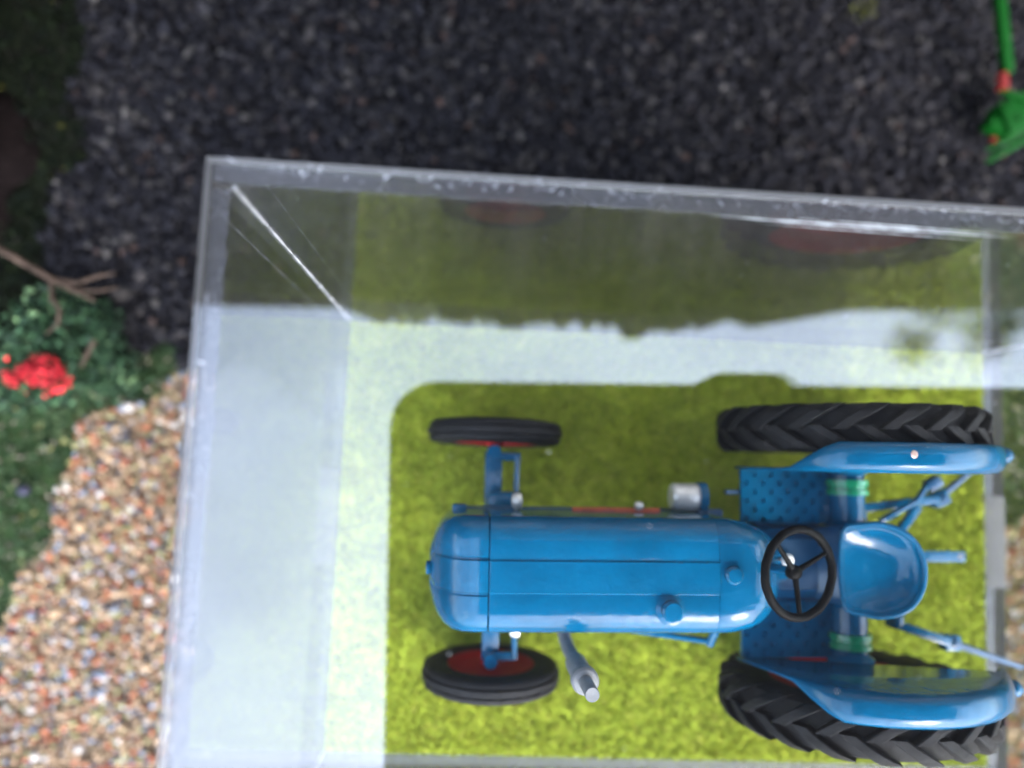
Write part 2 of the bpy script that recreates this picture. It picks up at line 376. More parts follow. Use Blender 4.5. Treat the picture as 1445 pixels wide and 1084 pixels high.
# glue beads squeezed out down the four upright corners
for cx_, cy_ in ((BX0, BY1), (BX1, BY1), (BX0, BY0), (BX1, BY0)):
    bm = bmesh.new(); sx = 1 if cx_ < 0 else -1; sy = -1 if cy_ == BY1 else 1; pts = []; rad = []
    for i in range(40):
        z = .02 + (zw - .05) * i / 39; pts.append((cx_ + sx * .012, cy_ + sy * .012, z)); rad.append(.008 + .009 * random.random() ** 2)
    tube(bm, pts, rad, 6); cpart('glue_bead', bm, 'bead', 60)
# glints painted as thin white slivers under the lid along the back wall
for (xa, xb, yo, wd) in ((-1.25, 1.0, -.012, .010), (-.75, .95, .008, .006), (-.9, .8, -.045, .004)):
    bm = bmesh.new(); rows = []
    for i in range(41):
        f = i / 40; x = xa + (xb - xa) * f; ww = wd * math.sin(math.pi * f) * random.uniform(.5, 1.3)
        yy = BY1 + yo - .03 * f
        rows.append((bm.verts.new((x, yy - ww, zl - e)), bm.verts.new((x, yy + ww, zl - e))))
    for a, c in zip(rows, rows[1:]): bm.faces.new((a[0], a[1], c[1], c[0]))
    cpart('glint_sliver', bm, 'white', 0)
# dust, lint and scratches on the lid
n = 80
px = rng.uniform(BX0, BX1, n); py = rng.uniform(BY0, BY1 + TH, n)
o = scatter('dust', 'stone', ICO_V, ICO_F, np.stack([px, py - CO.y, np.full(n, HT + .003 - CO.z)], 1),
            np.stack([rng.gamma(1.4, .0024, n) + .0015, rng.gamma(1.4, .0012, n) + .0012, np.full(n, .003)], 1), pick([(1, (.7, .7, .7))], n), lid, align=.02); o['kind'] = 'stuff'
# chalky smears on the glued border
pts = []
for i in range(110):
    if random.random() < .72: pts.append((random.uniform(BX0 - .1, 2.0), BY1 + TH * random.uniform(.15, .95), random.uniform(.6, 1.6)))
    else: pts.append((BX0 - TH * random.uniform(.1, .9), random.uniform(BY0, BY1), random.uniform(.6, 1.5)))
P = np.array(pts)
o = scatter('scuff', 'stone', LEAF_V, LEAF_F, np.stack([P[:, 0], P[:, 1] - CO.y, np.full(len(P), HT + .002 - CO.z)], 1),
            np.stack([P[:, 2] * rng.uniform(.008, .055, len(P)), P[:, 2] * rng.uniform(.003, .009, len(P)), np.full(len(P), .002)], 1), pick([(1, (.62, .62, .66))], len(P), .1), lid, align=.0); o['kind'] = 'stuff'

# chalky scratches: slanted strokes on the left border, curls on the back border
def stroke(pts, wd):
    bm = bmesh.new(); rows = []; k = len(pts)
    for i, (x, y) in enumerate(pts):
        a, c = pts[max(i - 1, 0)], pts[min(i + 1, k - 1)]; d = Vector((c[0] - a[0], c[1] - a[1])).normalized()
        w_ = wd * (.35 + .65 * math.sin(math.pi * (i + .5) / k)) * random.uniform(.6, 1.3)
        rows.append((bm.verts.new((x - d.y * w_, y + d.x * w_, HT + .003)), bm.verts.new((x + d.y * w_, y - d.x * w_, HT + .003))))
    for a, c in zip(rows, rows[1:]): bm.faces.new((a[0], a[1], c[1], c[0]))
    bmesh.ops.translate(bm, vec=-CO, verts=bm.verts); finish('scratch', bm, 'chalk', lid, 0)
for i in range(13):
    y = -2.95 - i * .105 - random.uniform(0, .05); x = BX0 - TH * random.uniform(.35, .6); l_ = random.uniform(.03, .085)
    stroke([(x - l_ * .35 + l_ * .7 * f + .004 * math.sin(f * 7), y - l_ + 2 * l_ * f) for f in [j / 8 for j in range(9)]], random.uniform(.003, .007))
for i in range(22):
    x = random.uniform(-4.2, 1.2) if i > 8 else random.uniform(-3.6, -2.0); y = BY1 + TH * random.uniform(.25, .8); r_ = random.uniform(.012, .035)
    a0 = random.uniform(0, 6.28); sp = random.uniform(2.2, 6.2)
    stroke([(x + r_ * 1.6 * math.cos(a0 + sp * f) + .03 * f, y + r_ * .8 * math.sin(a0 + sp * f)) for f in [j / 12 for j in range(13)]], random.uniform(.0025, .005))

# grass mat: uneven flock sheet plus short fibres
bm = bmesh.new(); nx, ny = 150, 96; gv = []
for j in range(ny + 1):
    row = []
    for i in range(nx + 1):
        x = BX0 + .01 + (BX1 - BX0 - .02) * i / nx; y = BY0 + .01 + (BY1 - BY0 - .02) * j / ny
        row.append(bm.verts.new((x, y, -.028 + random.random() * .018)))
    gv.append(row)
for j in range(ny):
    for i in range(nx): bm.faces.new((gv[j][i], gv[j][i + 1], gv[j + 1][i + 1], gv[j + 1][i]))
m, t, b = new_mat('grass_mat'); v = coords(t, 1)
t.links.new(ramp(t, noise(t, v, 3.2, 8, .7), [(.28, (.14, .18, .016)), (.5, (.20, .25, .022)), (.72, (.30, .34, .035))]), b.inputs['Base Color'])
b.inputs['Roughness'].default_value = .95; b.inputs['Specular IOR Level'].default_value = .1; M['mat'] = m
cpart('grass_mat', bm, 'mat', 180)
n = 110000
x = rng.uniform(BX0 + .02, BX1 - .02, n); y = rng.uniform(BY0 + .02, BY1 - .02, n)
pat = np.sin(x * 3.1 + 2 * np.sin(y * 2.3)) * np.sin(y * 3.7 + 1.5 * np.sin(x * 2.9)) * .5 + np.sin(x * 9 + y * 4) * np.sin(y * 11 - x * 5) * .35
c = pick([(38, (.21, .255, .020)), (28, (.17, .215, .018)), (20, (.28, .30, .032)), (9, (.32, .30, .055)), (5, (.10, .14, .015))], n, .12) * (1 + .13 * pat)[:, None]
o = scatter('grass', 'flock', BLADE_V, BLADE_F, np.stack([x - CO.x, y - CO.y, np.full(n, -.02 - CO.z)], 1), np.stack([np.full(n, .12), np.full(n, .07), rng.uniform(.03, .075, n)], 1), c, case, align=.45)
o['kind'] = 'stuff'

# ------------------------------------------------------------------ toy tractor (local: +x to the rear, +y to its right side)
tr = thing('toy_tractor', 'glossy blue toy tractor with red wheel rims on the green mat', 'toy tractor', (1.76, -2.83, 0), 1.5)
def tp(name, bm, mat, smooth=35, parent=tr): return finish(name, bm, mat, parent, smooth)

# bonnet: profile with seams and a raised centre strip, lofted from nose to dash
def section(x, hw, ztop, zbot, strip_h=0., sw=.17, g=.016, crown=.05, rnd=.24):
    pts = []
    def top(y): return ztop - crown * (y / max(hw, .01)) ** 2
    ys = []
    fl = hw - rnd * min(1, hw / .58)
    side = []
    for k in range(7):                                  # rounded shoulder
        a = math.pi / 2 * k / 6; rr = hw - fl
        side.append((fl + rr * math.sin(a), top(fl) - rr * .95 * (1 - math.cos(a))))
    low = [(hw + .004, zbot + (side[-1][1] - zbot) * .5), (hw + .0, zbot)]
    s2 = min(sw, fl * .8)
    strip_pts = [(s2 + .03, top(s2 + .03)), (s2 + .016, top(s2) - g), (s2, top(s2) - g), (s2 - .012, top(s2) + strip_h), (s2 * .5, top(s2 * .5) + strip_h), (.0, top(0) + strip_h + .006 * (strip_h > 0))]
    right = strip_pts[::-1] + side + low                 # centre -> right
    leftp = [(-y, z) for y, z in right[1:]][::-1]
    return [(x, y, z) for y, z in leftp + right]
nose_x = -4.92
bm = bmesh.new(); rings = []
for f in (0.0, .03, .08, .16, .28, .42, .60, .80, .985, 1.0):
    x = nose_x + .612 * f
    hw = .58 * (1 - (1 - min(1, f / .62)) ** 2.6) ** (1 / 2.6) if f < .62 else .58
    hw = max(.2 + .05 * f, hw)
    zt = 2.84 - .62 * (1 - min(1, f / .85)) ** 2.6
    if f == 1.0: hw -= .012; zt -= .012
    rings.append(section(x, hw, zt, 1.35, .012, .165))
ring_loft(bm, rings); nose = tp('nose_cowl', bm, 'blue')
bm = bmesh.new(); lathe(bm, [(.0, -.03), (.07, -.02), (.075, .0), (.05, .03)], 14, 'X', (nose_x - .01, .0, 2.24)); tp('badge', bm, 'blue', parent=nose)
for s in (-1, 1):
    bm = bmesh.new(); box(bm, (-4.62, s * .60, 1.9), (.16, .1, .2), .03); tp('lamp_bracket', bm, 'blue', parent=nose)
bm = bmesh.new(); rings = []
for x in (-4.303, -4.293, -3.6, -2.9, -2.3, -2.006, -2.0):
    d = .012 if x == -4.303 else .006 if x == -2.0 else 0
    rings.append(section(x, .58 - d, 2.85 - d, 1.5, .012, .165, .006))
ring_loft(bm, rings); hood = tp('bonnet', bm, 'blue')
bm = bmesh.new(); rings = []
for f in (0, .02, .2, .4, .55, .7, .82, .92, 1.0):
    x = -1.998 + .86 * f
    hw = (.58 - .006 * (f == 0)) * (1 - .55 * max(0, (f - .10) / .90) ** 1.8)
    zt = 2.85 - .006 * (f == 0) - .62 * max(0, (f - .38) / .62) ** 1.9
    rings.append(section(x, hw, zt, 1.5 + .3 * f, 0, .10, .0, .04, .26))
ring_loft(bm, rings); cowl = tp('dash_cowl', bm, 'blue')
bm = bmesh.new(); lathe(bm, [(.15, 2.80), (.15, 2.845), (.105, 2.86), (.105, 2.93), (.085, 2.955), (.0, 2.96)], 24, 'Z', (-2.50, -.31, 0)); tp('fuel_cap', bm, 'blue', parent=hood)
bm = bmesh.new(); lathe(bm, [(.09, 2.82), (.09, 2.90), (.07, 2.925), (.0, 2.93)], 20, 'Z', (-1.87, .04, 0)); tp('filler_cap', bm, 'blue', parent=cowl)

# engine block, gearbox and side details
bm = bmesh.new(); box(bm, (-3.1, 0, 1.35), (2.5, .96, .9), .05); engine = tp('engine_block', bm, 'blue_dull')
for s in (-1, 1):
    bm = bmesh.new(); box(bm, (-3.05, s * .53, 1.56), (3.0, .14, .12), .02); tp('side_rail', bm, 'blue_dull', parent=engine)
    x0, x1 = ((-3.35, -2.35) if s > 0 else (-3.0, -2.3))
    bm = bmesh.new(); box(bm, ((x0 + x1) / 2, s * .585, 1.82), (x1 - x0, .07, .05), .012); tp('orange_strip', bm, 'orange', parent=engine)
    bm = bmesh.new(); lathe(bm, [(.0, -.05), (.04, -.045), (.055, 0), (.04, .045), (0, .05)], 14, 'X', ((-2.62, -2.45)[s < 0] + .0, s * .65, 1.95)); tp('silver_plug', bm, 'silver', parent=engine)
bm = bmesh.new(); rings = []
for x, hw, z0, z1 in ((-1.9, .42, .75, 1.9), (-1.2, .40, .72, 1.82), (-.5, .40, .7, 1.78), (-.3, .44, .7, 2.0), (.25, .44, .7, 2.02), (.36, .36, .75, 1.9)):
    rings.append([(x, -hw, z0 + .1), (x, -hw, z1 - .12), (x, -hw + .12, z1), (x, hw - .12, z1), (x, hw, z1 - .12), (x, hw, z0 + .1), (x, hw - .1, z0), (x, -hw + .1, z0)])
ring_loft(bm, rings); gearbox = tp('gearbox', bm, 'blue_dull')
bm = bmesh.new(); lathe(bm, [(.22, 1.7), (.20, 1.95), (.15, 2.05), (.0, 2.06)], 20, 'Z', (-1.05, .02, 0)); tp('gear_housing', bm, 'blue', parent=gearbox)
bm = bmesh.new(); tube(bm, [(-1.18, .1, 1.9), (-1.2, .13, 2.3), (-1.22, .16, 2.6)], .022, 8); gl_ = tp('gear_lever', bm, 'steel', parent=tr)
bm = bmesh.new(); lathe(bm, [(0, -.07), (.05, -.05), (.07, 0), (.05, .05), (0, .07)], 14, 'Z', (-1.22, .16, 2.64)); tp('knob', bm, 'white', parent=gl_)

# steering wheel
stw = Matrix.Translation(Vector((-1.28, .09, 3.05)) * S) @ Matrix.Rotation(R(20), 4, 'Y')
def wheel_part(bm, name, parent, mat='black'):
    bmesh.ops.transform(bm, matrix=Matrix.Translation((-1.28, .09, 3.05)) @ Matrix.Rotation(R(20), 4, 'Y'), verts=bm.verts)
    return tp(name, bm, mat, 60, parent)
bm = bmesh.new(); rings = []
nn, kk = 48, 10
vr = [[bm.verts.new(((.425 + .043 * math.cos(2 * math.pi * k / kk)) * math.cos(2 * math.pi * i / nn), (.425 + .043 * math.cos(2 * math.pi * k / kk)) * math.sin(2 * math.pi * i / nn), .043 * math.sin(2 * math.pi * k / kk) + .004 * math.sin(i * 1.9))) for k in range(kk)] for i in range(nn)]
for i in range(nn):
    for k in range(kk): bm.faces.new((vr[i][k], vr[(i + 1) % nn][k], vr[(i + 1) % nn][(k + 1) % kk], vr[i][(k + 1) % kk]))
sw_ = wheel_part(bm, 'steering_wheel', tr)
for a in (133, 28, 270):
    bm = bmesh.new(); q = R(a); tube(bm, [(0, 0, -.06), (.2 * math.cos(q), .2 * math.sin(q), -.03), (.42 * math.cos(q), .42 * math.sin(q), 0)], [.034, .026, .022], 8); wheel_part(bm, 'spoke', sw_)
bm = bmesh.new(); lathe(bm, [(0, -.12), (.07, -.12), (.075, -.05), (.06, -.02), (0, -.01)], 16); wheel_part(bm, 'hub', sw_)
bm = bmesh.new(); tube(bm, [(-1.28, .09, 2.95), (-1.48, .07, 2.4)], .05, 12); tp('steering_column', bm, 'blue', parent=sw_)

# seat pan
bm = bmesh.new(); nr, na = 9, 40; rows = []
def outline(a):
    x = math.cos(a); y = math.sin(a)
    ex = 2.1 if x > 0 else 9.0
    k = (abs(x) ** ex + abs(y) ** ex) ** (-1 / ex)
    wy = .49 if x > 0 else .49 - .05 * (-x)
    return ((.50 if x > 0 else .29) * x * k, wy * y * k)
cv = bm.verts.new((0, 0, -.03))
for i in range(1, nr + 1):
    f = i / nr; row = []
    for j in range(na):
        a = 2 * math.pi * j / na; ox, oy = outline(a)
        back = max(0, math.cos(a) * .9 + .45); side = abs(math.sin(a))
        rim = (.11 + .16 * min(1, back)) * (1 if math.cos(a) > -.55 else max(.12, 1 - (-.55 - math.cos(a)) * 2.2))
        z = rim * f ** 3.2 - .03 + .012 * math.cos(oy * f * 9) * (1 - f)
        if i == nr: z -= .01
        row.append(bm.verts.new((ox * f, oy * f, z)))
    rows.append(row)
for j in range(na): bm.faces.new((cv, rows[0][j], rows[0][(j + 1) % na]))
for a_, c_ in zip(rows, rows[1:]):
    for j in range(na): bm.faces.new((a_[j], a_[(j + 1) % na], c_[(j + 1) % na], c_[j]))
bmesh.ops.translate(bm, vec=(-.16, .03, 2.24), verts=bm.verts)
seat = tp('seat', bm, 'blue', 60); solidify(seat, .05)
bm = bmesh.new(); tube(bm, [(outline(2 * math.pi * j / 60)[0] - .16, outline(2 * math.pi * j / 60)[1] + .03, 2.24 + ((.11 + .16 * min(1, max(0, math.cos(2 * math.pi * j / 60) * .9 + .45))) * (1 if math.cos(2 * math.pi * j / 60) > -.55 else max(.12, 1 - (-.55 - math.cos(2 * math.pi * j / 60)) * 2.2)) - .035)) for j in range(61)], .03, 8, False); tp('rim', bm, 'blue', 80, seat)
bm = bmesh.new(); tube(bm, [(.1, .02, 1.95), (.0, .02, 2.2)], .09, 10); tp('pedestal', bm, 'blue_dull', parent=seat)

# rear axle
bm = bmesh.new(); lathe(bm, [(.26, -1.16), (.26, -1.08), (.19, -1.02), (.19, -.5), (.27, -.42), (.27, .42), (.19, .5), (.19, 1.02), (.26, 1.08), (.26, 1.16)], 24, 'Y', (-.06, 0, 1.62)); axle = tp('rear_axle', bm, 'blue')
for s in (-1, 1):
    bm = bmesh.new(); lathe(bm, [(.2, -.09), (.235, -.085), (.235, -.03), (.215, -.02), (.215, .01), (.235, .02), (.235, .085), (.2, .09)], 24, 'Y', (-.06, s * .88, 1.62)); tp('green_band', bm, 'green', parent=axle)

# footplates with dimples
def dimple_plate(x0, x1, y0, y1, z, nx, ny, r=.030):
    bm = bmesh.new(); cw, ch = (x1 - x0) / nx, (y1 - y0) / ny; cache = {}
    def V(x, y, zz):
        k = (round(x, 4), round(y, 4), round(zz, 4))
        if k not in cache: cache[k] = bm.verts.new((x, y, zz))
        return cache[k]
    for i in range(nx):
        for j in range(ny):
            a, c = x0 + i * cw, y0 + j * ch; mxx, myy = a + cw / 2, c + ch / 2
            sq = [V(a, c, z), V(mxx, c, z), V(a + cw, c, z), V(a + cw, myy, z), V(a + cw, c + ch, z), V(mxx, c + ch, z), V(a, c + ch, z), V(a, myy, z)]
            if (i + j) % 2:
                bm.faces.new(sq); continue
            ang = [-135, -90, -45, 0, 45, 90, 135, 180]
            hi = [bm.verts.new((mxx + r * math.cos(R(q)), myy + r * math.sin(R(q)), z)) for q in ang]
            lo = [bm.verts.new((mxx + r * .8 * math.cos(R(q)), myy + r * .8 * math.sin(R(q)), z - .028)) for q in ang]
            for k in range(8):
                l_ = (k + 1) % 8
                bm.faces.new((sq[k], sq[l_], hi[l_], hi[k])); bm.faces.new((hi[k], hi[l_], lo[l_], lo[k]))
            bm.faces.new(lo)
    # skirt
    b0 = [V(x0, y0, z - .07), V(x1, y0, z - .07), V(x1, y1, z - .07), V(x0, y1, z - .07)]
    for (pa, pb) in ((0, 1), (1, 2), (2, 3), (3, 0)):
        pts = [(x0, y0), (x1, y0), (x1, y1), (x0, y1)]
        t0 = bm.verts.new((*pts[pa], z)); t1 = bm.verts.new((*pts[pb], z)); bm.faces.new((b0[pa], b0[pb], t1, t0))
    bm.faces.new(b0)
    return bm
for s in (-1, 1):
    y0, y1 = (.45, 1.07) if s > 0 else (-1.09, -.45)
    fp = tp('footplate', dimple_plate(-1.32, -.22, y0, y1, 1.58, 11, 6, .038), 'blue', 20)
    bm = bmesh.new(); box(bm, (-.75, s * .5, 1.4), (.8, .2, .3), .03); tp('bracket', bm, 'blue_dull', parent=fp)
    if s > 0:
        bm = bmesh.new(); tube(bm, [(-1.3, .8, 1.5), (-1.5, .8, 1.55)], .03, 8); tp('pedal', bm, 'blue_dull', parent=fp)

# fenders
def fender(s):
    bm = bmesh.new(); rows = []; Rf = 1.60
    prof = [(-1.40, 1.60, 0.0), (-1.30, 1.88, .0), (-1.18, 2.18, .0), (-1.08, 2.42, .05), (-.99, 2.62, .45), (-.88, 2.80, .82)]
    for k in range(17):
        a = R(119 - k * 95 / 16); prof.append((Rf * math.cos(a), 1.5 + Rf * math.sin(a), 1.0))
    for (x, z, wf) in prof:
        d = Vector((x, z - 1.5)); d = d / d.length; inn = 1.09; wid = .19 * wf; rc = .10 * wf + .004
        zb = max(1.55, min(z - .12, 1.62 + .22 * (x + 1.3)))
        row = [(x * .98, inn, zb), (x * .99, inn, (zb + z) / 2), (x - d.x * rc * 1.1, inn, z - d.y * rc * 1.1)]
        for k in range(1, 6):
            q = math.pi / 2 * k / 5; row.append((x - d.x * rc * (1 - math.sin(q)), inn + rc * (1 - math.cos(q)), z - d.y * rc * (1 - math.sin(q))))
        row += [(x + d.x * .012 * wf, inn + rc + wid * .4, z + d.y * .012 * wf), (x, inn + rc + wid * .75, z), (x - d.x * .03 * wf, inn + rc + wid * .93, z - d.y * .03 * wf), (x - d.x * .08 * wf, inn + rc + wid * .98, z - d.y * .08 * wf)]
        rows.append([(a_, s * b_ , c_) for a_, b_, c_ in row])
    ring_loft(bm, rows, False, False)
    o = tp('fender', bm, 'blue', 50); solidify(o, .03); o.modifiers['solid'].use_even_offset = False
    sx_, sy_, sz_ = ((-.12, 1.27, 3.10) if s > 0 else (-.05, -1.32, 3.08))
    bm = bmesh.new(); lathe(bm, [(.045, -.03), (.045, .01), (.03, .025), (0, .028)], 14, 'Z', (sx_, sy_, sz_)); tp('paint_chip', bm, 'copper', parent=o)  # bare-metal disc for a chip in the paint
    bm = bmesh.new(); lathe(bm, [(.07, 1.36), (.10, 1.40), (.10, 1.46), (.08, 1.48), (.08, 1.50)], 18, 'X', (0, s * 1.28, 2.12)); lamp = tp('rear_lamp', bm, 'blue_dull', parent=o)
    bm = bmesh.new(); lathe(bm, [(.09, 1.495), (.095, 1.51), (.09, 1.56), (.06, 1.60), (0, 1.61)], 18, 'X', (0, s * 1.28, 2.12)); tp('rear_lamp', bm, 'blue', parent=o)
for s in (1, -1): fender(s)

# rear wheels: rim, tyre and separate lugs
RR, RC, RW = 1.51, 1.40, .50
bm = bmesh.new()
hw = RW / 2
lathe(bm, [(.92, -hw * .75), (.98, -hw * .92), (1.11, -hw * 1.06), (1.27, -hw * 1.04), (1.37, -hw * .86), (RC, -hw * .5), (RC + .015, 0), (RC, hw * .5), (1.37, hw * .86), (1.27, hw * 1.04), (1.11, hw * 1.06), (.98, hw * .92), (.92, hw * .75)], 56, 'Y', torus=True)
tyre_tmp = bm
def lug_mesh(side):
    bm = bmesh.new(); rings = []
    for k in range(6):
        f = k / 5; y = side * (-.02 + (hw * 1.03 + .02) * f); sk = -.16 + .40 * f ** 1.1
        drop = .0 if f < .6 else .10 * ((f - .6) / .4) ** 2
        wd = .075 + .03 * f
        r0, r1 = RC - .10 - drop, RR - drop
        ring = []
        for (xx, rr) in ((-wd * 1.25, r0), (-wd, r1 - .012), (-wd * .8, r1), (wd * .8, r1), (wd, r1 - .012), (wd * 1.25, r0)):
            a = (sk + xx) / RC; ring.append((rr * math.sin(a), y, rr * math.cos(a)))
        rings.append(ring)
    ring_loft(bm, rings); bmesh.ops.recalc_face_normals(bm, faces=bm.faces); bmesh.ops.scale(bm, vec=(S,) * 3, verts=bm.verts)
    me = bpy.data.meshes.new('lug'); bm.to_mesh(me); bm.free(); me.materials.append(M['rubber'])
    for p in me.polygons: p.use_smooth = True
    me.set_sharp_from_angle(angle=R(30)); return me
lugs = {1: lug_mesh(1), -1: lug_mesh(-1)}
NL = 20; tyre_me = None
for s in (1, -1):
    bm = bmesh.new(); q = s
    lathe(bm, [(.0, -.10), (.22, -.10), (.26, -.05), (.5, -.08), (.74, -.12), (.86, -.17), (.93, -hw * .80), (.95, -hw * .6), (.93, hw * .6), (.84, hw * .55), (.74, .03), (.5, .08), (.26, .0), (0, .0)], 48, 'Y')
    if s < 0: bmesh.ops.scale(bm, vec=(1, -1, 1), verts=bm.verts)
    wh = finish('rear_wheel', bm, 'red', tr, 40, (0, s * 1.54, RR))
    if tyre_me is None:
        ty = finish('tyre', tyre_tmp, 'rubber', wh, 40); tyre_me = ty.data
    else: ty = link('tyre', tyre_me, None, wh)
    for k in range(NL):
        for sd in (1, -1):
            o = link('lug', lugs[sd], None, wh); o.rotation_euler = (0, 2 * math.pi * (k + (.5 if sd > 0 else 0)) / NL + .07 * s, 0)
    for k in range(6):
        a = 2 * math.pi * k / 6; bm = bmesh.new(); lathe(bm, [(.04, -.14), (.04, -.07)], 6, 'Y', (.17 * math.cos(a), -.0 * s, .17 * math.sin(a)))
        if s < 0: bmesh.ops.scale(bm, vec=(1, -1, 1), verts=bm.verts)
        finish('wheel_nut', bm, 'blue_dull', wh, 30)

# front wheels
FR, FW = .84, .29; ft = None
for s in (1, -1):
    h = FW / 2; bm = bmesh.new()
    lathe(bm, [(0, .16), (.11, .16), (.13, .10), (.30, .085), (.42, .09), (.50, .125), (.53, .12), (.53, -.12), (.50, -.125), (.42, -.09), (.30, -.085), (.13, -.10), (.11, -.16), (0, -.16)], 40, 'Y')
    wh = finish('front_wheel', bm, 'red', tr, 40, (-4.2, s * 1.46, FR)); wh.rotation_euler = (R(-2 * s), 0, R(-1.2 if s > 0 else -.4))
    if ft is None:
        bm = bmesh.new()
        lathe(bm, [(.51, -h * .7), (.58, -h * .95), (.68, -h * 1.02), (.77, -h * .92), (.815, -h * .75), (.825, -h * .45), (.80, -h * .40), (.80, -h * .30), (.84, -h * .24), (.842, 0), (.84, h * .24), (.80, h * .30), (.80, h * .40), (.825, h * .45), (.815, h * .75), (.77, h * .92), (.68, h * 1.02), (.58, h * .95), (.51, h * .7)], 48, 'Y', torus=True)
        ft = finish('tyre', bm, 'rubber', wh, 50).data
    else: link('tyre', ft, None, wh)

# front axle and steering
bm = bmesh.new(); box(bm, (-4.22, 0, 1.08), (.21, 2.46, .2), .03); fa = tp('front_axle', bm, 'blue')
for s in (1, -1):
    bm = bmesh.new(); tube(bm, [(-4.22, s * 1.22, .72), (-4.22, s * 1.22, 1.32)], .085, 12); k_ = tp('kingpin', bm, 'blue', parent=fa)
    bm = bmesh.new(); tube(bm, [(-4.22, s * 1.2, FR), (-4.21, s * 1.38, FR)], .06, 10); tp('stub_axle', bm, 'blue_dull', parent=fa)
    bm = bmesh.new(); box(bm, (-4.07, s * 1.17, 1.22), (.34, .10, .07), .02); tp('steering_arm', bm, 'blue', parent=fa)
    bm = bmesh.new(); tube(bm, [(-3.94, s * 1.17, 1.25), (-3.95, s * .5, 1.25)], .034, 8); tp('track_rod', bm, 'blue', parent=fa)
    bm = bmesh.new(); box(bm, (-4.12, s * .62, 1.30), (.36, .28, .3), .06); tp('axle_mount', bm, 'blue', parent=fa)
    bm = bmesh.new(); lathe(bm, [(0, -.07), (.07, -.06), (.095, -.01), (.085, .04), (0, .06)], 18, 'X', (-3.98, s * .69, 1.98)); hl = tp('side_lamp', bm, 'silver')
    bm = bmesh.new(); tube(bm, [(-3.98, s * .69, 1.93), (-3.98, s * .52, 1.75)], .03, 8); tp('stalk', bm, 'silver', parent=hl)

# exhaust
bm = bmesh.new(); tube(bm, [(-3.42, -.50, 1.5), (-3.41, -.72, 1.52), (-3.39, -.88, 1.62), (-3.37, -.95, 1.82), (-3.36, -.97, 2.25)], .075, 14); ex = tp('exhaust', bm, 'steel', 60)
bm = bmesh.new(); lathe(bm, [(.07, 2.18), (.105, 2.24), (.11, 2.30), (.11, 2.80), (.09, 2.84)], 22, 'Z', (-3.36, -.97, 0)); tp('muffler', bm, 'steel', parent=ex)
bm = bmesh.new(); lathe(bm, [(.10, 2.80), (.135, 2.83), (.135, 2.93), (.115, 2.955), (.08, 2.96)], 22, 'Z', (-3.36, -.97, 0)); tp('collar', bm, 'steel', parent=ex)
bm = bmesh.new(); lathe(bm, [(.068, 2.95), (.068, 3.34), (.062, 3.35), (.0, 3.345)], 20, 'Z', (-3.36, -.97, 0)); tp('tailpipe', bm, 'steel', parent=ex)

# oil jar on the right side, drag link on the left
bm = bmesh.new(); lathe(bm, [(.0, -2.22), (.13, -2.22), (.155, -2.19), (.155, -1.93), (.14, -1.9)], 22, 'X', (0, .75, 1.80)); jar = tp('filter_bowl', bm, 'silver')
bm = bmesh.new(); lathe(bm, [(.17, -1.905), (.17, -1.82), (.1, -1.80), (0, -1.80)], 22, 'X', (0, .75, 1.80)); tp('filter_head', bm, 'blue', parent=jar)
bm = bmesh.new(); tube(bm, [(-1.86, .75, 1.8), (-1.86, .5, 1.8)], .07, 10); tp('pipe', bm, 'blue_dull', parent=jar)
bm = bmesh.new(); tube(bm, [(-3.25, -.62, 1.62), (-2.6, -.78, 1.62), (-1.72, -.90, 1.62)], .035, 8); dl = tp('drag_link', bm, 'blue')
bm = bmesh.new(); tube(bm, [(-1.72, -.93, 1.62), (-1.70, -.76, 1.75), (-1.69, -.55, 1.9)], .05, 8); tp('drop_arm', bm, 'blue', parent=dl)

